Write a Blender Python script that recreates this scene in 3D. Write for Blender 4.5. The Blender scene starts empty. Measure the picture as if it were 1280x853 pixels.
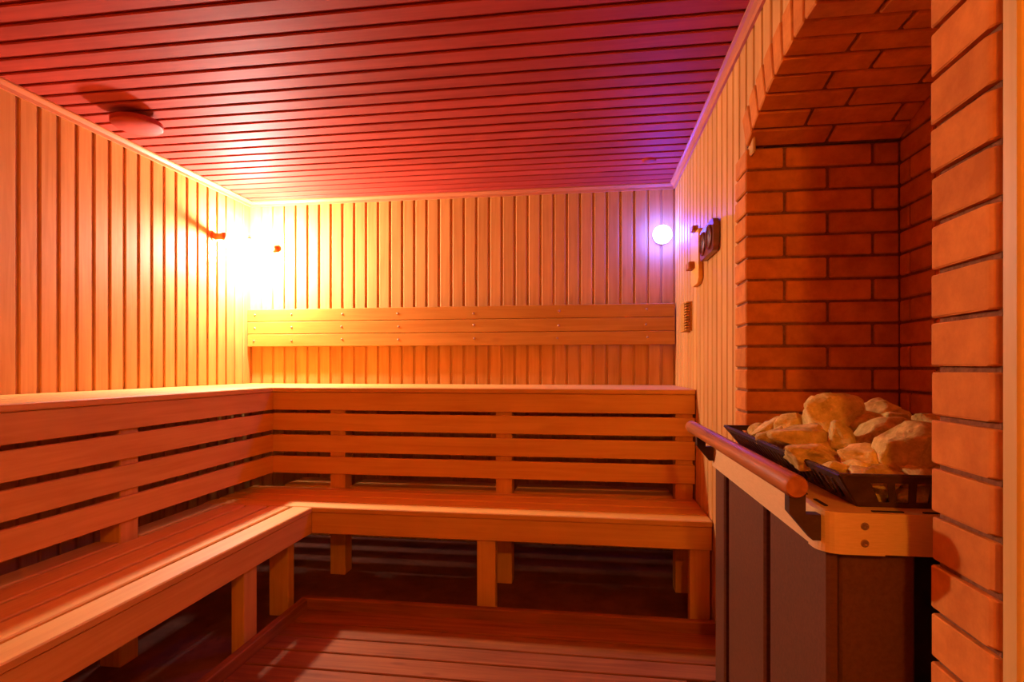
import bpy, bmesh, math, random
from mathutils import Vector, Matrix

random.seed(7)
SC = bpy.context.scene
COL = SC.collection
R = math.radians

# ------------------------------------------------------------------ camera
FPX = 690.0                       # focal length in pixels of the 1280 x 853 frame
CAM_H = 1.16
YAW = math.atan(96.0 / FPX)
cam_d = bpy.data.cameras.new('camera')
cam_d.sensor_width = 36.0
cam_d.lens = FPX / 1280.0 * 36.0
cam_d.shift_y = 33.5 / 1280.0
cam_d.clip_start = 0.02
cam = bpy.data.objects.new('camera', cam_d)
COL.objects.link(cam)
cam.location = (0, 0, CAM_H)
cam.rotation_euler = (R(90), 0, YAW)
SC.camera = cam

# ------------------------------------------------------------------ world and exposure
w = bpy.data.worlds.new('world')
SC.world = w
w.use_nodes = True
w.node_tree.nodes['Background'].inputs[0].default_value = (0.02, 0.008, 0.004, 1)
w.node_tree.nodes['Background'].inputs[1].default_value = 0.2
vs = SC.view_settings
vs.view_transform = 'Standard'
vs.look = 'None'
vs.exposure = 0.0
vs.gamma = 1.0
vs.use_curve_mapping = False
try:
    SC.cycles.max_bounces = 10
    SC.cycles.diffuse_bounces = 7
    SC.cycles.sample_clamp_indirect = 6.0
except Exception:
    pass

# lamp powers and colours (used by the lamp builders below)
CORNER_LAMP = ((1.0, 0.78, 0.72), 2950.0)          # bright lamp in the far corner
BLUE_LAMP = ((0.035, 0.06, 1.0), 270.0)            # colour-therapy lamp beside the right wall
AMBER_FILL = ((1.0, 0.36, 0.04), 480.0)            # added fill light behind the camera, no lamp known there

# ------------------------------------------------------------------ room measures (metres)
XL, XR = -2.36, 0.54              # left wall, right wall (board faces)
YB, YF = 3.60, -0.90              # far wall (board face), wall behind the camera
ZC = 2.325                        # ceiling (board face)
XB = 0.528                        # brick face
NY0, NY1 = 0.944, 1.970           # niche opening
NXB = 1.010                       # niche back
SPRING = 1.908

# ------------------------------------------------------------------ materials
def newmat(name):
    m = bpy.data.materials.new(name)
    m.use_nodes = True
    nt = m.node_tree
    b = nt.nodes['Principled BSDF']
    return m, nt, b

def N(nt, typ, **kw):
    n = nt.nodes.new(typ)
    for k, v in kw.items():
        setattr(n, k, v)
    return n

def wood(name, light, dark, rough=0.45, vary=0.16, knots=0.5, spec=0.35, bump=0.12):
    """board wood: grain runs along local X, every board shifts its own grain"""
    m, nt, b = newmat(name)
    L = nt.links.new
    tc = N(nt, 'ShaderNodeTexCoord')
    oi = N(nt, 'ShaderNodeObjectInfo')
    off = N(nt, 'ShaderNodeVectorMath', operation='SCALE')
    comb = N(nt, 'ShaderNodeCombineXYZ')
    L(oi.outputs['Random'], comb.inputs[0]); L(oi.outputs['Random'], comb.inputs[1]); L(oi.outputs['Random'], comb.inputs[2])
    L(comb.outputs[0], off.inputs[0]); off.inputs['Scale'].default_value = 37.0
    add = N(nt, 'ShaderNodeVectorMath', operation='ADD')
    L(tc.outputs['Object'], add.inputs[0]); L(off.outputs[0], add.inputs[1])
    mp = N(nt, 'ShaderNodeMapping'); mp.inputs['Scale'].default_value = (1.3, 26, 26)
    L(add.outputs[0], mp.inputs[0])
    n1 = N(nt, 'ShaderNodeTexNoise'); n1.inputs['Scale'].default_value = 1.6; n1.inputs['Detail'].default_value = 6; n1.inputs['Roughness'].default_value = 0.6; n1.inputs['Distortion'].default_value = 0.6
    L(mp.outputs[0], n1.inputs['Vector'])
    mp2 = N(nt, 'ShaderNodeMapping'); mp2.inputs['Scale'].default_value = (2.0, 6, 6)
    L(add.outputs[0], mp2.inputs[0])
    n2 = N(nt, 'ShaderNodeTexNoise'); n2.inputs['Scale'].default_value = 1.2; n2.inputs['Detail'].default_value = 3
    L(mp2.outputs[0], n2.inputs['Vector'])
    mixf = N(nt, 'ShaderNodeMath', operation='MULTIPLY_ADD')
    L(n1.outputs[0], mixf.inputs[0]); mixf.inputs[1].default_value = 0.6
    sc2 = N(nt, 'ShaderNodeMath', operation='MULTIPLY'); L(n2.outputs[0], sc2.inputs[0]); sc2.inputs[1].default_value = 0.4
    L(sc2.outputs[0], mixf.inputs[2])
    cr = N(nt, 'ShaderNodeValToRGB')
    cr.color_ramp.elements[0].position = 0.36; cr.color_ramp.elements[0].color = (*dark, 1)
    cr.color_ramp.elements[1].position = 0.60; cr.color_ramp.elements[1].color = (*light, 1)
    L(mixf.outputs[0], cr.inputs[0])
    # knots: sparse dark spots
    mp3 = N(nt, 'ShaderNodeMapping'); mp3.inputs['Scale'].default_value = (2.2, 7.0, 7.0)
    L(add.outputs[0], mp3.inputs[0])
    vo = N(nt, 'ShaderNodeTexVoronoi'); vo.inputs['Scale'].default_value = 1.0
    L(mp3.outputs[0], vo.inputs['Vector'])
    kr = N(nt, 'ShaderNodeValToRGB')
    kr.color_ramp.elements[0].position = 0.03; kr.color_ramp.elements[0].color = (1, 1, 1, 1)
    kr.color_ramp.elements[1].position = 0.11; kr.color_ramp.elements[1].color = (0, 0, 0, 1)
    L(vo.outputs['Distance'], kr.inputs[0])
    kf = N(nt, 'ShaderNodeMath', operation='MULTIPLY'); L(kr.outputs[0], kf.inputs[0]); kf.inputs[1].default_value = knots
    mk = N(nt, 'ShaderNodeMixRGB'); L(kf.outputs[0], mk.inputs[0]); L(cr.outputs[0], mk.inputs[1])
    mk.inputs[2].default_value = (dark[0] * 0.4, dark[1] * 0.3, dark[2] * 0.25, 1)
    hsv = N(nt, 'ShaderNodeHueSaturation')
    mr = N(nt, 'ShaderNodeMapRange'); L(oi.outputs['Random'], mr.inputs[0]); mr.inputs[3].default_value = 1 - vary; mr.inputs[4].default_value = 1 + vary * 0.6
    L(mr.outputs[0], hsv.inputs['Value']); L(mk.outputs[0], hsv.inputs['Color'])
    L(hsv.outputs[0], b.inputs['Base Color'])
    b.inputs['Roughness'].default_value = rough
    b.inputs['Specular IOR Level'].default_value = spec
    bp = N(nt, 'ShaderNodeBump'); bp.inputs['Strength'].default_value = bump; bp.inputs['Distance'].default_value = 0.003
    L(mixf.outputs[0], bp.inputs['Height']); L(bp.outputs[0], b.inputs['Normal'])
    return m

def rough_mat(name, c1, c2, scale=20, rough=0.9, bump=0.4, vary=0.0, metallic=0.0, spec=0.3, dist=0.004, stretch=(1, 1, 1)):
    m, nt, b = newmat(name)
    L = nt.links.new
    tc = N(nt, 'ShaderNodeTexCoord'); oi = N(nt, 'ShaderNodeObjectInfo')
    comb = N(nt, 'ShaderNodeCombineXYZ'); 
    for i in range(3): L(oi.outputs['Random'], comb.inputs[i])
    off = N(nt, 'ShaderNodeVectorMath', operation='SCALE'); L(comb.outputs[0], off.inputs[0]); off.inputs['Scale'].default_value = 31.0
    add = N(nt, 'ShaderNodeVectorMath', operation='ADD'); L(tc.outputs['Object'], add.inputs[0]); L(off.outputs[0], add.inputs[1])
    mp = N(nt, 'ShaderNodeMapping'); mp.inputs['Scale'].default_value = stretch; L(add.outputs[0], mp.inputs[0])
    n1 = N(nt, 'ShaderNodeTexNoise'); n1.inputs['Scale'].default_value = scale; n1.inputs['Detail'].default_value = 8; n1.inputs['Roughness'].default_value = 0.65
    L(mp.outputs[0], n1.inputs['Vector'])
    cr = N(nt, 'ShaderNodeValToRGB')
    cr.color_ramp.elements[0].position = 0.35; cr.color_ramp.elements[0].color = (*c1, 1)
    cr.color_ramp.elements[1].position = 0.65; cr.color_ramp.elements[1].color = (*c2, 1)
    L(n1.outputs[0], cr.inputs[0])
    hsv = N(nt, 'ShaderNodeHueSaturation')
    mr = N(nt, 'ShaderNodeMapRange'); L(oi.outputs['Random'], mr.inputs[0]); mr.inputs[3].default_value = 1 - vary; mr.inputs[4].default_value = 1 + vary
    L(mr.outputs[0], hsv.inputs['Value']); L(cr.outputs[0], hsv.inputs['Color']); L(hsv.outputs[0], b.inputs['Base Color'])
    b.inputs['Roughness'].default_value = rough; b.inputs['Metallic'].default_value = metallic
    b.inputs['Specular IOR Level'].default_value = spec
    bp = N(nt, 'ShaderNodeBump'); bp.inputs['Strength'].default_value = bump; bp.inputs['Distance'].default_value = dist
    L(n1.outputs[0], bp.inputs['Height']); L(bp.outputs[0], b.inputs['Normal'])
    return m

def emit(name, col, strength):
    m, nt, b = newmat(name)
    b.inputs['Base Color'].default_value = (*col, 1)
    b.inputs['Emission Color'].default_value = (*col, 1)
    b.inputs['Emission Strength'].default_value = strength
    return m

M = {}
M['wall'] = wood('wall_panel_wood', (0.66, 0.355, 0.092), (0.55, 0.265, 0.058), rough=0.5, vary=0.12, knots=0.25, spec=0.15)
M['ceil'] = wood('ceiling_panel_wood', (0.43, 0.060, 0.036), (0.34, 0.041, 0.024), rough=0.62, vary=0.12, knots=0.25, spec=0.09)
M['bench'] = wood('bench_wood', (0.80, 0.43, 0.085), (0.69, 0.33, 0.058), rough=0.55, vary=0.08, knots=0.2, spec=0.2)
M['duck'] = wood('floor_grate_wood', (0.33, 0.110, 0.024), (0.20, 0.058, 0.012), rough=0.65, vary=0.16, knots=0.7, spec=0.12)
M['rest'] = wood('backrest_wood', (0.58, 0.29, 0.048), (0.48, 0.22, 0.030), rough=0.55, vary=0.08, knots=0.2, spec=0.1)
M['trim'] = wood('trim_wood', (0.72, 0.47, 0.145), (0.62, 0.37, 0.10), rough=0.45, vary=0.05, knots=0.1, spec=0.2)
M['crown'] = wood('crown_wood', (0.56, 0.21, 0.075), (0.46, 0.15, 0.05), rough=0.5, vary=0.05, knots=0.1, spec=0.15)
M['rod'] = wood('handle_wood', (0.50, 0.17, 0.038), (0.26, 0.07, 0.015), rough=0.5, vary=0.0, knots=0.3, spec=0.12)
M['darkwood'] = wood('dark_red_wood', (0.20, 0.035, 0.020), (0.10, 0.016, 0.010), rough=0.35, vary=0.0, knots=0.1, spec=0.5)
M['brick'] = rough_mat('brick_red', (0.52, 0.165, 0.028), (0.70, 0.250, 0.042), scale=14, rough=0.9, bump=0.25, vary=0.10, spec=0.1)
M['mortar'] = rough_mat('mortar', (0.20, 0.075, 0.028), (0.32, 0.130, 0.050), scale=60, rough=1.0, bump=0.7, spec=0.1)
M['floor'] = rough_mat('floor_screed', (0.13, 0.040, 0.022), (0.24, 0.08, 0.04), scale=5, rough=0.6, bump=0.2)
M['steel'] = rough_mat('brushed_steel', (0.76, 0.48, 0.18), (0.84, 0.55, 0.22), scale=40, rough=0.5, bump=0.03, metallic=0.2, spec=0.3, stretch=(1, 1, 12))
M['plate'] = rough_mat('stove_panel_paint', (0.105, 0.038, 0.013), (0.135, 0.050, 0.018), scale=30, rough=0.6, bump=0.06, metallic=0.0, spec=0.2, stretch=(4, 4, 1))
M['black'] = rough_mat('black_iron', (0.018, 0.010, 0.008), (0.035, 0.019, 0.014), scale=30, rough=0.55, bump=0.1)
M['iron'] = rough_mat('dark_iron', (0.060, 0.028, 0.016), (0.095, 0.045, 0.025), scale=30, rough=0.6, bump=0.08, metallic=0.0, spec=0.08)
M['stone'] = rough_mat('stove_stone', (0.48, 0.30, 0.058), (0.88, 0.62, 0.18), scale=26, rough=0.95, bump=1.0, vary=0.13, dist=0.012, spec=0.1)
M['screw'] = rough_mat('screw_steel', (0.35, 0.22, 0.12), (0.5, 0.33, 0.2), scale=30, rough=0.35, metallic=0.8, bump=0.05)
M['white'] = rough_mat('white_plastic', (0.72, 0.70, 0.68), (0.78, 0.76, 0.74), scale=10, rough=0.4, bump=0.02)
M['dial'] = rough_mat('dial_face', (0.16, 0.09, 0.08), (0.20, 0.12, 0.10), scale=10, rough=0.12, bump=0.0, spec=0.8)
M['corner_glow'] = emit('corner_lamp_glass', *CORNER_LAMP)
M['blue_glow'] = emit('blue_lamp_glass', *BLUE_LAMP)
M['amber_fill_glow'] = emit('amber_fill_glass', *AMBER_FILL)

# ------------------------------------------------------------------ helpers
def wmat(o):
    """world matrix of an object from its own chain of parents"""
    m = Matrix.LocRotScale(o.location, o.rotation_euler, None)
    return wmat(o.parent) @ m if o.parent is not None else m

def link(name, me, mat, loc=(0, 0, 0), rot=None, parent=None):
    """one mesh object at a world position and world rotation"""
    o = bpy.data.objects.new(name, me)
    COL.objects.link(o)
    if mat is not None and len(me.materials) == 0:
        me.materials.append(M[mat])
    rot = rot if rot is not None else Matrix.Identity(3)
    m = Matrix.Translation(Vector(loc)) @ rot.to_4x4()
    if parent is not None:
        o.parent = parent
        m = wmat(parent).inverted() @ m
    o.location = m.to_translation()
    o.rotation_euler = m.to_euler()
    return o

def empty(name, loc):
    o = bpy.data.objects.new(name, None)
    COL.objects.link(o); o.location = loc; o.empty_display_size = 0.05
    return o

def tag(o, label, cat, group=None):
    o['label'] = label; o['category'] = cat
    if group: o['group'] = group
    return o

def struct(o, label=None):
    o['kind'] = 'structure'
    if label: o['label'] = label
    return o

_cache = {}
def bm_done(bm, name, smooth=False):
    bmesh.ops.recalc_face_normals(bm, faces=bm.faces)
    me = bpy.data.meshes.new(name)
    bm.to_mesh(me); bm.free()
    if smooth:
        for p in me.polygons: p.use_smooth = True
    return me

def box_me(sx, sy, sz, bev=0.0, mat=None, seg=1):
    k = (round(sx, 4), round(sy, 4), round(sz, 4), round(bev, 4), mat, seg)
    if k in _cache: return _cache[k]
    bm = bmesh.new()
    bmesh.ops.create_cube(bm, size=1.0)
    bmesh.ops.scale(bm, vec=(sx, sy, sz), verts=bm.verts)
    if bev > 0:
        bmesh.ops.bevel(bm, geom=list(bm.edges), offset=min(bev, min(sx, sy, sz) * 0.45), segments=seg, affect='EDGES', profile=0.5)
    me = bm_done(bm, 'box')
    if mat: me.materials.append(M[mat])
    _cache[k] = me
    return me

AX = {'x': Vector((1, 0, 0)), 'y': Vector((0, 1, 0)), 'z': Vector((0, 0, 1))}
def frame(l, wd):
    a, b = AX[l], AX[wd]
    c = a.cross(b)
    return Matrix((a, b, c)).transposed()

def board(name, mat, x0, x1, y0, y1, z0, z1, along, parent=None, bev=0.003, wide=None):
    """box between two corners whose local X (the grain) runs along the given axis"""
    size = {'x': abs(x1 - x0), 'y': abs(y1 - y0), 'z': abs(z1 - z0)}
    others = [a for a in 'xyz' if a != along]
    wd = wide or max(others, key=lambda a: size[a])
    th = [a for a in others if a != wd][0]
    me = box_me(size[along], size[wd], size[th], bev, mat)
    return link(name, me, None, ((x0 + x1) / 2, (y0 + y1) / 2, (z0 + z1) / 2), frame(along, wd), parent)

def lathe_me(prof, seg=32, smooth=True):
    """profile of (radius, height) turned about local Z"""
    bm = bmesh.new()
    rings = []
    for r, h in prof:
        if r < 1e-6:
            rings.append([bm.verts.new((0, 0, h))])
        else:
            rings.append([bm.verts.new((r * math.cos(2 * math.pi * i / seg), r * math.sin(2 * math.pi * i / seg), h)) for i in range(seg)])
    for a, b in zip(rings, rings[1:]):
        for i in range(seg):
            j = (i + 1) % seg
            if len(a) == 1 and len(b) == 1: continue
            if len(a) == 1: bm.faces.new((a[0], b[i], b[j]))
            elif len(b) == 1: bm.faces.new((a[i], a[j], b[0]))
            else: bm.faces.new((a[i], a[j], b[j], b[i]))
    me = bm_done(bm, 'turned')
    if smooth:
        for p in me.polygons: p.use_smooth = True
        try: me.set_sharp_from_angle(angle=R(40))
        except Exception: pass
    return me

def prism_me(poly, h0, h1, bev=0.0, axis='z'):
    """closed outline (2D) extruded along axis; axis x: outline is (y, z), axis y: outline is (x, z)"""
    bm = bmesh.new()
    def P(p, h):
        return {'z': (p[0], p[1], h), 'x': (h, p[0], p[1]), 'y': (p[0], h, p[1])}[axis]
    a = [bm.verts.new(P(p, h0)) for p in poly]
    b = [bm.verts.new(P(p, h1)) for p in poly]
    n = len(poly)
    bm.faces.new(a[::-1]); bm.faces.new(b)
    for i in range(n):
        bm.faces.new((a[i], a[(i + 1) % n], b[(i + 1) % n], b[i]))
    if bev > 0:
        bmesh.ops.bevel(bm, geom=list(bm.edges), offset=bev, segments=1, affect='EDGES')
    return bm_done(bm, 'prism')

def rounded_rect(x0, x1, y0, y1, r, seg=6):
    pts = []
    for cx, cy, a0 in ((x1 - r, y1 - r, 0), (x0 + r, y1 - r, 90), (x0 + r, y0 + r, 180), (x1 - r, y0 + r, 270)):
        for i in range(seg + 1):
            a = R(a0 + 90 * i / seg)
            pts.append((cx + r * math.cos(a), cy + r * math.sin(a)))
    return pts

# ------------------------------------------------------------------ floor
fl = struct(link('floor', box_me(4.2, 4.9, 0.1, 0, 'floor'), None, (-0.75, 1.35, -0.05)))

# ------------------------------------------------------------------ panelled walls and ceiling
BT = 0.010                        # board thickness proud of the backing
GAP = 0.015

wb = struct(board('wall_back', 'wall', XL - 0.12, XR + 0.1, YB + BT, YB + BT + 0.08, 0, ZC + 0.1, 'z', bev=0))
n = 34
pitch = (XR - XL) / n
for i in range(n):
    x0 = XL + i * pitch + GAP / 2
    board('wall_board', 'wall', x0, x0 + pitch - GAP, YB, YB + BT, 0, ZC, 'z', wb, bev=0.004)

wl = struct(board('wall_left', 'wall', XL - BT - 0.08, XL - BT, YF - 0.1, YB + 0.1, 0, ZC + 0.1, 'z', bev=0))
pitch = 0.089
y1 = YB
while y1 > 0.6:
    board('wall_board', 'wall', XL - BT, XL, y1 - pitch + GAP / 2, y1 - GAP / 2, 0, ZC, 'z', wl, bev=0.004)
    y1 -= pitch

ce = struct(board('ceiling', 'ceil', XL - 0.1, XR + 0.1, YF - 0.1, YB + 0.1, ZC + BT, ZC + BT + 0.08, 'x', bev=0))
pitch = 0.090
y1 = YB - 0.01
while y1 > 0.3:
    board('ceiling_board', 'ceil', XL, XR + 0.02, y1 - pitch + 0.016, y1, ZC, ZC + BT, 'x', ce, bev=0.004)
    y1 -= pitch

# right wall: panelled from the brick stove niche to the far wall, and above the arch
wr = struct(board('wall_right', 'wall', XR + BT, XR + BT + 0.08, NY1 + 0.145, YB + 0.05, 0, ZC + 0.1, 'z', bev=0))
pitch = 0.0885
ARC_R = ((NY1 - NY0) ** 2 / 4 + 0.113 ** 2) / (2 * 0.113)
ARC_Y = (NY0 + NY1) / 2
ARC_Z = SPRING + 0.113 - ARC_R
def arc_z(y, r):
    d = r * r - (y - ARC_Y) ** 2
    return ARC_Z + math.sqrt(max(d, 0.0))
y1 = YB
while y1 > 0.85:
    ya, yb_ = y1 - pitch + GAP / 2, y1 - GAP / 2
    if ya > NY1 + 0.13:
        z0 = 0.0
    else:
        z0 = min(arc_z(ya, ARC_R + 0.085), arc_z(yb_, ARC_R + 0.085))
        if yb_ > NY1 - 0.02: z0 = SPRING - 0.03
    board('wall_board', 'wall', XR, XR + BT, ya, yb_, z0, ZC, 'z', wr, bev=0.004)
    y1 -= pitch
board('backing', 'wall', XR + BT, XR + 0.6, 0.80, NY1 + 0.145, 2.15, ZC + 0.1, 'z', wr, bev=0)

# wall behind the camera and the wall around the door
wf = struct(board('wall_front', 'wall', XL - 0.1, XR + 0.2, YF - 0.08, YF, 0, ZC + 0.1, 'z', bev=0))
board('wall_return', 'wall', XR, XR + 0.1, YF, -0.12, 0, ZC + 0.1, 'z', wr, bev=0)
board('door_header', 'wall', XR, XR + 0.1, -0.12, 0.80, 2.06, ZC + 0.1, 'z', wr, bev=0)

# door casing and door leaf beside the brick pier (only the casing edge is in view)
d1 = struct(empty('door_1', (0.58, 0.33, 0)), 'pale wooden door casing beside the brick pier')
board('door_jamb', 'trim', XB, 0.66, 0.765, 0.7935, 0, 2.09, 'z', d1, bev=0.003)
board('door_jamb', 'trim', XB, 0.66, -0.13, -0.10, 0, 2.09, 'z', d1, bev=0.003)
board('door_head', 'trim', XB, 0.66, -0.10, 0.765, 2.06, 2.09, 'y', d1, bev=0.003)
for k in range(6):
    ya = -0.099 + k * 0.144
    board('door_plank', 'trim', 0.612, 0.65, ya, ya + 0.1425, 0.006, 2.058, 'z', d1, bev=0.003)

# crown mouldings
def crown(name, x0, x1, y0, y1, along, side):
    """small stepped moulding in the angle of wall and ceiling"""
    s = 0.034
    prof = [(0, 0), (s, 0), (s, -0.007), (0.024, -0.010), (0.013, -0.020), (0.010, -s), (0, -s)]
    L = (y1 - y0) if along == 'y' else (x1 - x0)
    if along == 'y':
        # local X along world Y
        poly = [((p[0] if side > 0 else -p[0]), p[1]) for p in prof]
        bm = bmesh.new()
        a = [bm.verts.new((-L / 2, -q[0], q[1])) for q in poly]; b = [bm.verts.new((L / 2, -q[0], q[1])) for q in poly]
        rot = Matrix.Rotation(R(90), 3, 'Z')
        loc = (x0, (y0 + y1) / 2, ZC)
    else:
        bm = bmesh.new()
        a = [bm.verts.new((-L / 2, -q[0], q[1])) for q in prof]; b = [bm.verts.new((L / 2, -q[0], q[1])) for q in prof]
        rot = None
        loc = ((x0 + x1) / 2, y0, ZC)
    k = len(a)
    bm.faces.new(a); bm.faces.new(b[::-1])
    for i in range(k): bm.faces.new((a[i], a[(i + 1) % k], b[(i + 1) % k], b[i]))
    return struct(link(name, bm_done(bm, 'crown'), 'crown', loc, rot))
crown('trim_1', XL, XL, YF, YB, 'y', 1)
crown('trim_2', XL, XR, YB, YB, 'x', 1)
crown('trim_3', XR, XR, 0.82, YB, 'y', -1)

# ------------------------------------------------------------------ brick stove niche
nich = struct(empty('wall_niche', (0.77, 1.457, 0)), 'red brick stove niche with a low segmental arch')
REC = 0.009
link('mortar_bed', box_me(0.40, NY0 - 0.806 - REC, SPRING, 0, 'mortar'), None, (XB + REC + 0.20, (0.806 + NY0 - REC) / 2, SPRING / 2), None, nich)
link('mortar_bed', box_me(NXB - XB + 0.10, 0.13, SPRING, 0, 'mortar'), None, (XB + REC + (NXB - XB + 0.10) / 2, NY1 + REC + 0.065, SPRING / 2), None, nich)
link('mortar_bed', box_me(0.12, NY1 - NY0 + 0.2, 2.15, 0, 'mortar'), None, (NXB + REC + 0.06, ARC_Y, 1.075), None, nich)
half = math.asin((NY1 - NY0) / 2 / ARC_R)
outer, inner = [], []
for i in range(25):
    a = -half * 1.02 + 2.04 * half * i / 24
    inner.append((ARC_Y + (ARC_R + REC) * math.sin(a), ARC_Z + (ARC_R + REC) * math.cos(a)))
    outer.append((ARC_Y + (ARC_R + 0.112) * math.sin(a), ARC_Z + (ARC_R + 0.112) * math.cos(a)))
link('mortar_bed', prism_me(inner + outer[::-1], XB + REC, NXB + 0.1, 0, 'x'), 'mortar', (0, 0, 0), None, nich)
CH = 0.075
BH = 0.066
Z0 = SPRING - 25 * CH
def brick(x0, x1, y0, y1, z0, z1, along):
    return board('brick', 'brick', x0, x1, y0, y1, z0, z1, along, nich, bev=0.004, wide=None)
for c in range(25):
    z0 = Z0 + c * CH + (CH - BH) / 2
    z1 = z0 + BH
    j = random.uniform(-0.0015, 0.0015)
    # near pier: one header to a course, rounded on the door side
    me = _cache.get('pier')
    if me is None:
        r = 0.02
        prof = []
        X0, X1, Y0, Y1 = -0.125, 0.125, -(NY0 - 0.80) / 2, (NY0 - 0.80) / 2
        for q in range(6):
            a = R(180 + 90 * q / 5); prof.append((X0 + r + r * math.cos(a), Y0 + r + r * math.sin(a)))
        prof += [(X1, Y0), (X1, Y1), (X0 + 0.003, Y1), (X0, Y1 - 0.003)]
        me = prism_me(prof, -BH / 2, BH / 2, 0.0025)
        me.materials.append(M['brick']); _cache['pier'] = me
    link('brick', me, None, (XB + 0.125 + j, (NY0 + 0.80) / 2, (z0 + z1) / 2), Matrix.Rotation(random.uniform(-0.006, 0.006), 3, 'X'), nich)
    # far reveal, from stove top up (the rest is behind the stove)
    if z1 > 0.60:
        cuts = [(XB, XB + 0.258), (XB + 0.268, NXB)] if c % 2 else [(XB, XB + 0.122), (XB + 0.132, XB + 0.398), (XB + 0.408, NXB)]
        for a_, b_ in cuts:
            d = random.uniform(-0.0012, 0.0012)
            brick(a_ + (j if a_ == XB else 0), b_, NY1 + d, NY1 + 0.135, z0, z1, 'x')
        ys = [NY1 - 0.06, NY1 - 0.318, NY1 - 0.576, NY1 - 0.834, NY0] if c % 2 else [NY1 - 0.188, NY1 - 0.446, NY1 - 0.704, NY0]
        prev = NY1
        for yv in ys:
            d = random.uniform(-0.0012, 0.0012)
            brick(NXB + d, NXB + 0.1, yv + (0.010 if yv > NY0 else 0), prev, z0, z1, 'y'); prev = yv
    # near reveal (seen only from deeper in the room)
    if z1 > 0.60:
        brick(XB + 0.262, NXB, NY0 - 0.10, NY0, z0, z1, 'x')
# niche back above the springing
for c in range(2):
    z0 = SPRING + c * CH + 0.0045
    prev = NY1
    for yv in ([NY1 - 0.2, NY1 - 0.458, NY1 - 0.716, NY0] if c % 2 else [NY1 - 0.33, NY1 - 0.588, NY0 + 0.1, NY0]):
        brick(NXB, NXB + 0.1, yv + (0.01 if yv > NY0 else 0), prev, z0, min(z0 + BH, SPRING + 0.11), 'y'); prev = yv
# arch voussoirs
NV = 14
for v in range(NV):
    a = -half + 2 * half * (v + 0.5) / NV
    rr = ARC_R + 0.06 + random.uniform(-0.0015, 0.0015)
    cuts = [(XB, XB + 0.252), (XB + 0.262, NXB)] if v % 2 else [(XB, XB + 0.160), (XB + 0.170, XB + 0.420), (XB + 0.430, NXB)]
    for a_, b_ in cuts:
        me = box_me(b_ - a_, 0.0675, 0.12, 0.004, 'brick')
        link('brick', me, None, ((a_ + b_) / 2, ARC_Y + rr * math.sin(a), ARC_Z + rr * math.cos(a)), Matrix.Rotation(-a, 3, 'X'), nich)

# ------------------------------------------------------------------ benches
LZ, UZ = 0.487, 1.050             # seat heights
LYF, LXF = 2.508, -1.320          # front edges of the lower seats
UYF, UXF = 2.900, -1.760          # front edges of the upper seats
BD = 0.026                        # board thickness
YEND = -0.30
def post(mat, xc, yc, s1, s2, z1, parent):
    return board('post', mat, xc - s1 / 2, xc + s1 / 2, yc - s2 / 2, yc + s2 / 2, 0.0, z1, 'z', parent, bev=0.003)

# lower bench along the far wall
PX = (-1.395, -0.452, 0.485)       # upper bench posts along the far wall
PY = (0.25, 1.10, 1.945)     # upper bench posts along the left wall
SP, SG = 0.117, 0.017              # seat board pitch and gap
b1 = tag(empty('lower_bench', (-0.6, 2.7, 0)), 'lower slatted wooden bench along the far wall, below the backrest', 'bench')
for k in range(6):
    ya, yb_ = LYF + k * SP, LYF + k * SP + SP - SG
    if k < 3:
        segs = [(UXF - 0.14, XR - 0.004)]
    elif k == 3:
        segs = [(UXF - 0.14, XR - 0.004)]; yb_ = min(yb_, UYF + 0.028)
    else:
        segs = [(UXF + 0.02, PX[0] - 0.047), (PX[0] + 0.047, PX[1] - 0.047), (PX[1] + 0.047, PX[2] - 0.047)]
    for xa, xb_ in segs:
        board('seat_board', 'bench', xa, xb_, ya, yb_, LZ - BD, LZ, 'x', b1, bev=0.004)
board('fascia', 'bench', LXF - 0.012, XR - 0.004, LYF + 0.010, LYF + 0.034, LZ - BD - 0.104, LZ - BD - 0.002, 'x', b1, bev=0.003)
for xc in (-0.476, 0.489):
    post('bench', xc, LYF + 0.062, 0.088, 0.055, LZ - BD - 0.002, b1)
    board('joist', 'bench', xc - 0.02, xc + 0.02, LYF + 0.090, UYF + 0.028, LZ - BD - 0.07, LZ - BD, 'y', b1, bev=0.002)
for xc in (-0.95, 0.02):
    board('joist', 'bench', xc - 0.02, xc + 0.02, LYF + 0.036, 3.20, LZ - BD - 0.05, LZ - BD, 'y', b1, bev=0.002)
# lower bench along the left wall
b2 = tag(empty('lower_bench', (-1.54, 1.1, 0)), 'lower slatted wooden bench running along the left wall toward the camera', 'bench')
for k in range(5):
    x1 = LXF - k * SP; x0 = x1 - SP + SG
    segs = [(YEND, LYF - 0.006)] if k < 4 else [(YEND, PY[0] - 0.047), (PY[0] + 0.047, PY[1] - 0.047), (PY[1] + 0.047, PY[2] - 0.047), (PY[2] + 0.047, LYF - 0.006)]
    if k == 3: x0 = max(x0, UXF - 0.028)
    for ya, yb_ in segs:
        board('seat_board', 'bench', x0, x1, ya, yb_, LZ - BD, LZ, 'y', b2, bev=0.004)
board('fascia', 'bench', LXF - 0.034, LXF - 0.010, YEND, LYF + 0.010, LZ - BD - 0.104, LZ - BD - 0.002, 'y', b2, bev=0.003)
for yc in (0.30, 1.175, 2.065):
    post('bench', LXF - 0.062, yc, 0.055, 0.088, LZ - BD - 0.002, b2)
    board('joist', 'bench', UXF - 0.028, LXF - 0.090, yc - 0.02, yc + 0.02, LZ - BD - 0.07, LZ - BD, 'x', b2, bev=0.002)
post('bench', LXF - 0.115, 2.43, 0.095, 0.055, LZ - BD - 0.002, b2)

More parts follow.
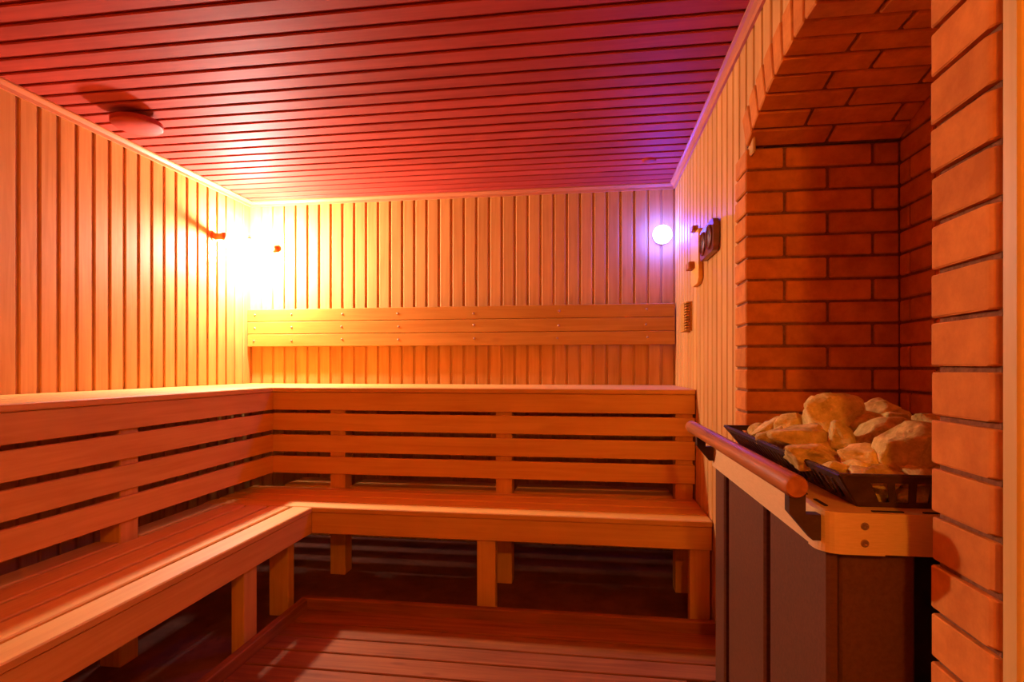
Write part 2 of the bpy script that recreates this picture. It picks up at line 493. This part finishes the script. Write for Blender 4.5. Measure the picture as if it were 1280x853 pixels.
# upper benches
u1 = tag(empty('upper_bench', (-0.6, 3.2, 0)), 'upper wooden bench along the far wall with slatted riser under it', 'bench')
nt_ = 7
p = (YB - 0.006 - UYF + 0.008) / nt_
for k in range(nt_):
    board('seat_board', 'bench', XL + 0.004, XR - 0.004, UYF + k * p, UYF + k * p + p - 0.008, UZ - BD, UZ, 'x', u1, bev=0.004)
SL = [(UZ - BD - 0.101, UZ - BD - 0.002), (0.808, 0.904), (0.688, 0.783), (0.567, 0.662)]
for i, (za, zb) in enumerate(SL):
    board('fascia' if i == 0 else 'riser_slat', 'bench', UXF - 0.012, XR - 0.004, UYF + 0.008, UYF + 0.030, za, zb, 'x', u1, bev=0.003)
for xc in PX:
    post('bench', xc, UYF + 0.031 + 0.045, 0.088, 0.09, UZ - BD - 0.002, u1)
    board('joist', 'bench', xc - 0.02, xc + 0.02, UYF + 0.125, YB - 0.01, UZ - BD - 0.08, UZ - BD, 'y', u1, bev=0.002)
u2 = tag(empty('upper_bench', (-2.05, 1.2, 0)), 'upper wooden bench along the left wall with slatted riser under it', 'bench')
nt_ = 6
p = (UXF - (XL + 0.006) + 0.008) / nt_
for k in range(nt_):
    x1 = UXF - k * p
    board('seat_board', 'bench', x1 - p + 0.008, x1, YEND, UYF - 0.005, UZ - BD, UZ, 'y', u2, bev=0.004)
for i, (za, zb) in enumerate(SL):
    board('fascia' if i == 0 else 'riser_slat', 'bench', UXF - 0.030, UXF - 0.008, YEND, UYF + 0.008, za, zb, 'y', u2, bev=0.003)
for yc in PY:
    post('bench', UXF - 0.031 - 0.045, yc, 0.09, 0.088, UZ - BD - 0.002, u2)
    board('joist', 'bench', XL + 0.01, UXF - 0.125, yc - 0.02, yc + 0.02, UZ - BD - 0.08, UZ - BD, 'x', u2, bev=0.002)

# backrest on the far wall
br = tag(empty('backrest', (-0.9, YB - 0.03, 1.30)), 'three-board wooden backrest screwed to the far wall above the upper bench', 'backrest')
xs_b = [-2.30, -2.02, -1.66, -1.265, -0.745, -0.195, 0.36]
dome = lathe_me([(0, 0.0045), (0.004, 0.004), (0.0068, 0.0016), (0.0072, 0)], 12)
dome.materials.append(M['screw'])
for k in range(3):
    za = 1.307 + k * 0.0865
    bo = board('backrest_board', 'rest', XL + 0.008, XR - 0.008, YB - 0.052, YB - 0.030, za, za + 0.084, 'x', br, bev=0.003)
    for xx in xs_b:
        link('screw', dome, None, (xx + random.uniform(-0.006, 0.006), YB - 0.0515, za + 0.042 + random.uniform(-0.006, 0.006)), Matrix.Rotation(R(90), 3, 'X'), bo)
for xx in xs_b:
    board('batten', 'rest', xx - 0.02, xx + 0.02, YB - 0.030, YB, 1.312, 1.56, 'z', br, bev=0.002)

# ------------------------------------------------------------------ floor grate
g = tag(empty('floor_grate', (-0.45, 1.2, 0)), 'wooden floor grate with raised edge boards between the benches and stove', 'floor grate')
GX0, GX1, GY0, GY1 = -1.335, 0.385, 0.25, 2.455
GXE, GYE = 0.530, 1.995             # behind the stove the grate reaches the right wall
board('edge_board', 'duck', GX0, GXE, GY1 - 0.034, GY1, 0.004, 0.083, 'x', g, bev=0.004)
board('edge_board', 'duck', GX0, GX1, GY0, GY0 + 0.034, 0.004, 0.083, 'x', g, bev=0.004)
board('edge_board', 'duck', GX0, GX0 + 0.034, GY0 + 0.034, GY1 - 0.034, 0.004, 0.083, 'y', g, bev=0.004)
board('edge_board', 'duck', GX1 - 0.034, GX1, GY0 + 0.034, GYE - 0.036, 0.004, 0.083, 'y', g, bev=0.004)
y = GY1 - 0.036
widths = [0.135, 0.120, 0.112, 0.118]
i = 0
while y > GY0 + 0.1:
    wd = widths[i % 4]
    board('slat', 'duck', GX0 + 0.036, (GXE if y - wd > GYE - 0.04 else GX1 - 0.036), y - wd + 0.009, y, 0.016, 0.036, 'x', g, bev=0.003)
    y -= wd; i += 1
for xc in (-1.2, -0.5, 0.25):
    board('bearer', 'duck', xc - 0.02, xc + 0.02, GY0 + 0.036, GY1 - 0.036, 0.0, 0.016, 'y', g, bev=0.0)

# ------------------------------------------------------------------ sauna stove
HX0, HX1, HY0, HY1 = 0.425, 0.975, 1.062, 1.950
BZ0, BZ1 = 0.832, 0.904
st = tag(empty('sauna_stove', (0.70, 1.5, 0)), 'dark metal sauna stove with steel top band, filled with stones, in the brick niche', 'stove')
board('body', 'black', HX0 + 0.03, HX1 - 0.01, HY0 + 0.03, HY1 - 0.02, 0.02, BZ0 + 0.01, 'z', st, bev=0.003)
for ya, yb_ in ((1.826, 1.950), (1.423, 1.770), (1.062, 1.382)):
    board('side_panel', 'plate', HX0, HX0 + 0.022, ya, yb_, 0.03, BZ0 + 0.004, 'z', st, bev=0.006)
for xa, xb_ in ((HX0 + 0.022, 0.571), (0.62, 0.80), (0.85, HX1)):
    board('front_panel', 'plate', xa, xb_, HY0, HY0 + 0.022, 0.03, BZ0 + 0.004, 'z', st, bev=0.004)
for xc in (0.48, 0.92):
    for yc in (1.12, 1.89):
        link('foot', lathe_me([(0, 0), (0.02, 0), (0.02, 0.022), (0, 0.022)], 16), 'black', (xc, yc, 0), None, st)
TX0, TX1, TY0, TY1 = 0.410, 0.985, 1.046, 1.957
def ring_me(o, i_, z0, z1):
    bm = bmesh.new()
    V = [[bm.verts.new((q[0], q[1], z)) for q in poly] for poly, z in ((o, z0), (o, z1), (i_, z1), (i_, z0))]
    k = len(o)
    for A, B in ((0, 1), (1, 2), (2, 3), (3, 0)):
        for t in range(k):
            s = (t + 1) % k
            bm.faces.new((V[A][t], V[A][s], V[B][s], V[B][t]))
    me = bm_done(bm, 'ring')
    return me
band = link('top_band', ring_me(rounded_rect(TX0, TX1, TY0, TY1, 0.035), rounded_rect(TX0 + 0.004, TX1 - 0.004, TY0 + 0.004, TY1 - 0.004, 0.031), BZ0, BZ1), 'steel', (0, 0, 0), None, st)
deck = link('top_deck', prism_me(rounded_rect(TX0 + 0.004, TX1 - 0.004, TY0 + 0.004, TY1 - 0.004, 0.031), BZ1 - 0.012, BZ1 - 0.003), 'steel', (0, 0, 0), None, st)
for k in range(9):
    yy = 1.13 + k * 0.095
    link('deck_slot', box_me(0.006, 0.052, 0.002, 0, 'black'), None, (0.440, yy, BZ1 - 0.002), None, deck)
for k in range(6):
    link('deck_slot', box_me(0.052, 0.006, 0.002, 0, 'black'), None, (0.53 + k * 0.085, 1.072, BZ1 - 0.002), None, deck)
# corner plate wrapping the rounded band corner, with two screws
pts = [(0.512, TY0 - 0.003)]
for q in range(9):
    a = R(270 - 90 * q / 8); pts.append((TX0 - 0.003 + 0.038 + 0.038 * math.cos(a), TY0 - 0.003 + 0.038 + 0.038 * math.sin(a)))
pts += [(TX0 - 0.003, 1.10)]
inn = [(q[0] * 1.0 + (0.0025 if i > 6 else 0.0), q[1] + (0.0025 if i <= 6 else 0)) for i, q in enumerate(pts)]
cp = link('corner_plate', prism_me(pts + inn[::-1], BZ0 - 0.001, BZ1 + 0.0005), 'steel', (0, 0, 0), None, st)
shead = lathe_me([(0, 0.001), (0.0022, 0.001), (0.0024, 0.0030), (0.0055, 0.0030), (0.0068, 0.0012), (0.007, 0)], 20)
for zz in (0.882, 0.852):
    link('screw', shead, 'screw', (0.479, TY0 - 0.0028, zz), Matrix.Rotation(R(90), 3, 'X'), cp)
# flared slotted stone basket
bk = empty('stone_basket', (0.70, 1.5, BZ1)); bk.parent = st; bk.location = Vector((0.70, 1.5, BZ1)) - st.location
BX0, BX1, BY0, BY1 = 0.500, 0.945, 1.112, 1.895      # foot of the basket
RX0, RX1, RY0, RY1 = 0.450, 0.985, 1.074, 1.935      # rim
RZ = 0.966
def quad_strip(p0, p1, q0, q1, t, name):
    """thin plate with corner points p0 p1 (low) and q0 q1 (high), thickness t"""
    P = [Vector(v) for v in (p0, p1, q1, q0)]
    nrm = (P[1] - P[0]).cross(P[3] - P[0]).normalized() * t
    bm = bmesh.new()
    a = [bm.verts.new(v) for v in P]; b = [bm.verts.new(v + nrm) for v in P]
    bm.faces.new(a); bm.faces.new(b[::-1])
    for i in range(4): bm.faces.new((a[i], a[(i + 1) % 4], b[(i + 1) % 4], b[i]))
    return bm_done(bm, name)
def basket_side(fa, fb, ra, rb, nslots, slant):
    """foot edge fa-fb, rim edge ra-rb: lower strip, upper strip, bars between"""
    fa, fb, ra, rb = map(Vector, (fa, fb, ra, rb))
    def P(u, v): return (fa.lerp(fb, u)).lerp(ra.lerp(rb, u), v)
    link('basket_strip', quad_strip(P(0, 0), P(1, 0), P(0, 0.18), P(1, 0.18), 0.003, 'strip'), 'iron', (0, 0, 0), None, bk)
    link('basket_strip', quad_strip(P(0, 0.80), P(1, 0.80), P(0, 1), P(1, 1), 0.003, 'strip'), 'iron', (0, 0, 0), None, bk)
    first = 0.075 if nslots < 14 else 0.03
    for k in range(nslots + 1):
        wbar = (1 - 2 * first) / nslots * 0.36
        c = first + (1 - 2 * first) * k / nslots
        lo, hi = c - wbar / 2, c + wbar / 2
        if k == 0: lo = 0.0
        if k == nslots: hi = 1.0
        s = slant if 0 < k < nslots else 0
        link('basket_bar', quad_strip(P(max(lo - s, 0), 0.18), P(min(hi - s, 1), 0.18), P(max(lo + s, 0), 0.80), P(min(hi + s, 1), 0.80), 0.003, 'bar'), 'iron', (0, 0, 0), None, bk)
basket_side((BX0, BY1, BZ1 - 0.004), (BX0, BY0, BZ1 - 0.004), (RX0, RY1, RZ), (RX0, RY0, RZ), 26, 0.006)
basket_side((BX0, BY0, BZ1 - 0.004), (BX1, BY0, BZ1 - 0.004), (RX0, RY0, RZ), (RX1, RY0, RZ), 12, 0.008)
basket_side((BX1, BY1, BZ1 - 0.004), (BX0, BY1, BZ1 - 0.004), (RX1, RY1, RZ), (RX0, RY1, RZ), 12, 0.008)
basket_side((BX1, BY0, BZ1 - 0.004), (BX1, BY1, BZ1 - 0.004), (RX1, RY0, RZ), (RX1, RY1, RZ), 26, 0.006)
rim_o = [(RX0, RY0), (RX1, RY0), (RX1, RY1), (RX0, RY1)]
rim_i = [(RX0 + 0.006, RY0 + 0.006), (RX1 - 0.006, RY0 + 0.006), (RX1 - 0.006, RY1 - 0.006), (RX0 + 0.006, RY1 - 0.006)]
link('basket_rim', ring_me(rim_o, rim_i, RZ - 0.002, RZ + 0.002), 'iron', (0, 0, 0), None, bk)
link('basket_floor', box_me(BX1 - BX0, BY1 - BY0, 0.004, 0, 'black'), None, ((BX0 + BX1) / 2, (BY0 + BY1) / 2, BZ1 - 0.001), None, bk)
# guard rail: wooden rod on two iron brackets
rl = empty('guard_rail', (0.36, 1.55, 0.92)); rl.parent = st; rl.location = Vector((0.36, 1.55, 0.92)) - st.location
RDZ, RDX = 0.948, 0.366
rodlen = 2.060 - 1.040
rod = lathe_me([(0, -rodlen / 2), (0.013, -rodlen / 2), (0.0135, -rodlen / 2 + 0.010), (0.0200, -rodlen / 2 + 0.001), (0.0212, -rodlen / 2 + 0.004), (0.0212, rodlen / 2 - 0.006), (0.018, rodlen / 2), (0, rodlen / 2)], 28)
# grain along local X: turn the lathe axis onto X, then onto world Y
rod.transform(Matrix.Rotation(R(90), 4, 'Y'))
link('rail_rod', rod, 'rod', (RDX, 1.55, RDZ), Matrix.Rotation(R(-90), 3, 'Z'), rl)
for yc in (1.052, 1.905):
    prof = [(RDX - 0.010, RDZ - 0.006), (RDX + 0.018, RDZ - 0.002), (RDX + 0.018, 0.898), (TX0 - 0.0005, 0.898), (TX0 - 0.0005, 0.852), (RDX + 0.030, 0.852), (RDX - 0.010, 0.900)]
    link('bracket', prism_me(prof, yc - 0.003, yc + 0.020, 0, 'y'), 'iron', (0, 0, 0), None, rl)

# ------------------------------------------------------------------ stove stones
from mathutils import noise as mnoise
def rock(seed, sx, sy, sz, detail=4):
    rnd = random.Random(seed)
    bm = bmesh.new()
    bmesh.ops.create_icosphere(bm, subdivisions=detail, radius=1.0)
    planes = []
    for _ in range(11):
        d = Vector((rnd.gauss(0, 1), rnd.gauss(0, 1), rnd.gauss(0, 1))).normalized()
        planes.append((d, rnd.uniform(0.55, 0.84)))
    o = Vector((rnd.uniform(0, 50), rnd.uniform(0, 50), rnd.uniform(0, 50)))
    for v in bm.verts:
        c = v.co.copy()
        for d, h in planes:
            t = c.dot(d)
            if t > h: c -= d * (t - h) * 0.94
        q = v.co
        c *= 1.0 + 0.20 * mnoise.noise(q * 1.2 + o) + 0.09 * mnoise.noise(q * 2.9 + o) + 0.045 * mnoise.noise(q * 6.0 + o) + 0.022 * mnoise.noise(q * 13.0 + o)
        v.co = Vector((c.x * sx * 1.12, c.y * sy * 1.12, c.z * sz * 1.12))
    return bm_done(bm, 'rock', smooth=True)
S_, C_ = math.sin(YAW), math.cos(YAW)
def spot(u, v, Y):
    """room point at depth Y behind the photo's pixel"""
    k = (u - 640) / FPX
    Z = Y / (C_ + k * S_)
    return Vector((k * Z * C_ - Z * S_, Y, CAM_H - (v - 460) / FPX * Z)), Z
STONES = [
    # u, v, depth, width px, height px, roll, label
    (1037, 517, 1.52, 62, 46, -28, 'large upright stove stone, the tallest one at the top of the heap'),
    (1098, 514, 1.62, 40, 32, 10, 'rounded stove stone at the top of the heap, right of the tallest one'),
    (991, 531, 1.62, 42, 22, -8, 'small stove stone left of the tallest stone'),
    (957, 540, 1.70, 48, 22, -32, 'flat slanting stove stone at the far left end of the heap'),
    (1003, 548, 1.42, 66, 32, 3, 'broad blocky stove stone below and left of the tallest stone'),
    (1013, 571, 1.27, 70, 28, 4, 'flat smooth stove stone lying along the left rim of the basket'),
    (1052, 549, 1.36, 36, 34, 20, 'rough crumbly stove stone in the middle of the heap'),
    (1079, 575, 1.22, 66, 36, 16, 'wide brown stove stone low in the front of the heap'),
    (1103, 546, 1.38, 80, 34, -8, 'long pale flat-topped stove stone across the middle of the heap'),
    (1139, 562, 1.17, 74, 52, -8, 'big pitted stove stone at the right front, against the brick pier'),
    (1119, 525, 1.56, 36, 24, 22, 'small pointed stove stone behind the long flat one'),
    (1077, 529, 1.48, 34, 22, -26, 'small wedge stove stone between the two highest stones'),
    (1070, 522, 1.66, 34, 22, 0, 'stove stone half hidden behind the small wedge, below the highest ones'),
    (1097, 596, 1.135, 66, 24, -2, 'flat stove stone at the front rim, left of its neighbour by the pier'),
    (1150, 597, 1.135, 52, 26, 3, 'flat stove stone at the front rim, next to the brick pier'),
    (1048, 589, 1.17, 32, 16, 14, 'thin reddish stove stone sliver at the front left corner of the basket'),
    (1084, 617, 1.145, 34, 28, 0, 'stove stone seen through the first front slot of the basket'),
    (1142, 619, 1.145, 48, 28, 0, 'stove stone seen through the front slots beside the pier'),
    (1166, 536, 1.36, 44, 36, 0, 'stove stone at the right end of the heap, cut off by the pier'),
    (967, 548, 1.58, 44, 24, -20, 'yellowish stove stone at the left of the heap under the slanting one'),
]
for i, (u, v, Y, pw, ph, roll, lab) in enumerate(STONES):
    c, Z = spot(u, v, Y)
    sx, sz = pw / FPX * Z / 2 * 1.13, ph / FPX * Z / 2 * 1.16
    me = rock(100 + i, sx, (sx + sz) / 2 * 0.95, sz)
    o = link('stove_stone', me, 'stone', c, Matrix.Rotation(YAW, 3, 'Z') @ Matrix.Rotation(R(roll), 3, 'Y'))
    tag(o, lab, 'stone', 'stones in the stove basket')
k = 0
for ix in range(5):
    for iy in range(8):
        x = 0.545 + ix * 0.089 + random.uniform(-0.012, 0.012)
        y = 1.165 + iy * 0.098 + random.uniform(-0.012, 0.012)
        s = random.uniform(0.042, 0.052)
        me = rock(500 + k, s, s * 0.95, s * 0.74, 3)
        o = link('stove_stone', me, 'stone', (x, y, BZ1 + 0.043 + random.uniform(0, 0.006)), Matrix.Rotation(random.uniform(0, 6), 3, 'Z'))
        tag(o, 'small stove stone in the bottom layer of the basket, under the heap', 'stone', 'stones in the bottom of the stove basket')
        k += 1
for (x, y, z, s) in ((0.62, 1.62, 0.985, 0.055), (0.72, 1.55, 1.0, 0.06), (0.82, 1.62, 0.99, 0.06), (0.60, 1.45, 0.97, 0.05), (0.72, 1.40, 0.97, 0.055), (0.83, 1.40, 0.98, 0.06),
                     (0.70, 1.28, 0.955, 0.05), (0.80, 1.25, 0.96, 0.055), (0.56, 1.72, 0.965, 0.05), (0.66, 1.77, 0.975, 0.05), (0.78, 1.78, 0.97, 0.055), (0.88, 1.52, 0.98, 0.055), (0.88, 1.75, 0.965, 0.05), (0.89, 1.26, 0.96, 0.05)):
    o = link('stove_stone', rock(900 + k, s * 1.1, s, s * 0.8, 3), 'stone', (x, y, z), Matrix.Rotation(random.uniform(0, 6), 3, 'Z'))
    tag(o, 'stove stone buried inside the heap, mostly covered by others', 'stone', 'stones inside the stove heap'); k += 1

# ------------------------------------------------------------------ lamps
# small globe lamp on a bracket in the far left corner
lc = Vector((XL + 0.118, YB - 0.195, 1.957))
lamp = tag(empty('corner_lamp', (XL, YB, 1.960)), 'bright white globe lamp in the far left corner', 'lamp')
gl = lathe_me([(0, -0.048), (0.018, -0.0445), (0.033, -0.034), (0.042, -0.018), (0.045, 0.0), (0.041, 0.018), (0.031, 0.034), (0.024, 0.040)], 32)
link('globe', gl, 'corner_glow', lc, None, lamp)
link('socket', lathe_me([(0.026, -0.004), (0.027, 0.0), (0.027, 0.018), (0.018, 0.026), (0, 0.026)], 24), 'white', lc + Vector((0, 0, 0.040)), None, lamp)
ang = math.atan2(YB - lc.y, XL - lc.x)
al = math.hypot(YB - lc.y, XL - lc.x)
link('arm', prism_me([(-0.016, -0.008), (al - 0.012, -0.008), (al - 0.012, 0.008), (-0.016, 0.008)], -0.006, 0.006, 0.002), 'white', lc + Vector((0, 0, 0.071)), Matrix.Rotation(ang, 3, 'Z'), lamp)
link('mounting_plate', box_me(0.012, 0.045, 0.05, 0.003, 'white'), None, (XL + 0.012, YB - 0.015, lc.z + 0.071), Matrix.Rotation(ang, 3, 'Z'), lamp)

def dome_lamp(loc, rot, glow, label):
    t = tag(empty('dome_lamp', loc), label, 'lamp')
    base = lathe_me([(0, 0), (0.050, 0), (0.052, 0.005), (0.050, 0.016), (0.042, 0.022), (0.044, 0.030), (0.052, 0.037), (0, 0.037)], 32)
    dm = lathe_me([(0.050, 0.036), (0.055, 0.046), (0.058, 0.060), (0.055, 0.076), (0.045, 0.092), (0.028, 0.102), (0.012, 0.106), (0, 0.1065)], 32)
    link('lamp_base', base, 'white', loc, rot, t)
    link('lamp_dome', dm, glow, loc, rot, t)
    return t
dome_lamp(Vector((0.455, YB, 1.992)), Matrix.Rotation(R(90), 3, 'X'), 'blue_glow', 'round glowing blue-white wall lamp at the right end of the far wall')
dome_lamp(Vector((0.20, YF, 1.95)), Matrix.Rotation(R(-90), 3, 'X'), 'amber_fill_glow', 'added amber fill light, dome-shaped, out of view behind the camera')  # added fill, out of view: brightens the bench risers and stove front

# ------------------------------------------------------------------ small fittings
# wooden pegs beside the corner lamp
pg = tag(empty('wall_peg', (XL, 3.215, 1.995)), 'short wooden coat peg on the left wall beside the bright corner lamp', 'peg')
link('peg', lathe_me([(0, -0.002), (0.024, 0), (0.021, 0.03), (0.021, 0.05), (0.026, 0.066), (0.026, 0.076), (0.018, 0.084), (0, 0.086)], 16), 'rod', (XL, 3.215, 1.995), Matrix.Rotation(R(90), 3, 'Y'), pg)
link('collar', lathe_me([(0, 0), (0.033, 0), (0.033, 0.006), (0.026, 0.009), (0, 0.009)], 16), 'rod', (XL, 3.215, 1.995), Matrix.Rotation(R(90), 3, 'Y'), pg)
pg = tag(empty('wall_peg', (-2.175, YB, 1.985)), 'short wooden coat peg on the far wall beside the bright corner lamp', 'peg')
link('peg', lathe_me([(0, -0.002), (0.024, 0), (0.021, 0.02), (0.021, 0.035), (0.026, 0.045), (0.026, 0.052), (0.018, 0.058), (0, 0.059)], 16), 'rod', (-2.175, YB, 1.985), Matrix.Rotation(R(90), 3, 'X'), pg)
link('collar', lathe_me([(0, 0), (0.033, 0), (0.033, 0.006), (0.026, 0.009), (0, 0.009)], 16), 'rod', (-2.175, YB, 1.985), Matrix.Rotation(R(90), 3, 'X'), pg)

# round wooden ceiling vent valve
cv = tag(empty('ceiling_vent', (-2.07, 2.29, ZC)), 'round wooden vent disc hanging just below the ceiling near the left wall', 'vent')
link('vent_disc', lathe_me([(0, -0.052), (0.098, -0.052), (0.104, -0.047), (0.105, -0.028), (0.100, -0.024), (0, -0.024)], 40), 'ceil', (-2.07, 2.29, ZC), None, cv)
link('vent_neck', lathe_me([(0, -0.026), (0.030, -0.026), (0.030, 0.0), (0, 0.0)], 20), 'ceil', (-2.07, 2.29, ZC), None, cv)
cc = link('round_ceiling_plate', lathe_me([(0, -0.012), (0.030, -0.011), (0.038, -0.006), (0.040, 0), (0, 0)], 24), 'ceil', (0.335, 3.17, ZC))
tag(cc, 'small flat round plate on the ceiling near the blue lamp', 'ceiling plate')

# thermometer and hygrometer board with two dials on the right wall
th = tag(empty('sauna_thermometer', (XR, 2.52, 1.72)), 'dark wooden two-dial thermometer and hygrometer on the right wall', 'thermometer')
plate = prism_me([(y - 2.525, z - 1.72) for y, z in rounded_rect(2.385, 2.665, 1.652, 1.788, 0.022)], -0.012, 0.012, 0.003, 'x')
link('case', plate, 'darkwood', (XR - 0.016, 2.525, 1.72), None, th)
link('case_back', prism_me([(y - 2.525, z - 1.72) for y, z in rounded_rect(2.40, 2.65, 1.664, 1.776, 0.018)], -0.004, 0.004, 0, 'x'), 'darkwood', (XR - 0.002, 2.525, 1.72), None, th)
for i, yc in enumerate((2.459, 2.591)):
    rg = link('dial_ring', lathe_me([(0.043, 0), (0.053, 0), (0.053, 0.006), (0.049, 0.009), (0.045, 0.006), (0.043, 0.001)], 32), 'darkwood', (XR - 0.028, yc, 1.72), Matrix.Rotation(R(-90), 3, 'Y'), th)
    dl = link('dial', lathe_me([(0, 0.0015), (0.044, 0.0015), (0.044, 0), (0, 0)], 32), 'dial', (XR - 0.028, yc, 1.72), Matrix.Rotation(R(-90), 3, 'Y'), th)
    link('needle', box_me(0.0008, 0.003, 0.034, 0, 'black'), None, (XR - 0.0305, yc, 1.732), Matrix.Rotation(R(35 if i else -25), 3, 'X'), dl)

# wooden hanging board with a top hook and a block on its face
hg = tag(empty('hanging_board', (XR, 2.83, 1.70)), 'narrow wooden hanging board with hook and small block beside the two-dial thermometer', 'hanging board')
poly = [(2.730, 1.590), (2.745, 1.574), (2.770, 1.566), (2.885, 1.566), (2.910, 1.574), (2.925, 1.590), (2.925, 1.828), (2.730, 1.828)]
link('back_board', prism_me([(a - 2.8275, b - 1.70) for a, b in poly], -0.011, 0.011, 0.002, 'x'), 'bench', (XR - 0.012, 2.8275, 1.70), None, hg)
link('hook', box_me(0.030, 0.050, 0.026, 0.003, 'rod'), None, (XR - 0.026, 2.81, 1.842), None, hg)
link('block', box_me(0.030, 0.085, 0.034, 0.003, 'rod'), None, (XR - 0.037, 2.86, 1.668), None, hg)

# toothed wooden wall vent
vt = tag(empty('wall_vent', (XR, 3.08, 1.435)), 'small wooden louvred vent on the right wall beside the backrest', 'vent')
board('vent_plate', 'rest', XR - 0.008, XR, 3.01, 3.17, 1.357, 1.513, 'z', vt, bev=0.002)
board('vent_face', 'rest', XR - 0.034, XR - 0.008, 3.065, 3.17, 1.357, 1.513, 'z', vt, bev=0.002)
board('vent_back', 'rod', XR - 0.014, XR - 0.008, 3.012, 3.065, 1.360, 1.510, 'z', vt, bev=0.0)
for k in range(11):
    zz = 1.360 + k * 0.0142
    board('louvre', 'rest', XR - 0.031, XR - 0.014, 3.012, 3.065, zz, zz + 0.0072, 'y', vt, bev=0.001)
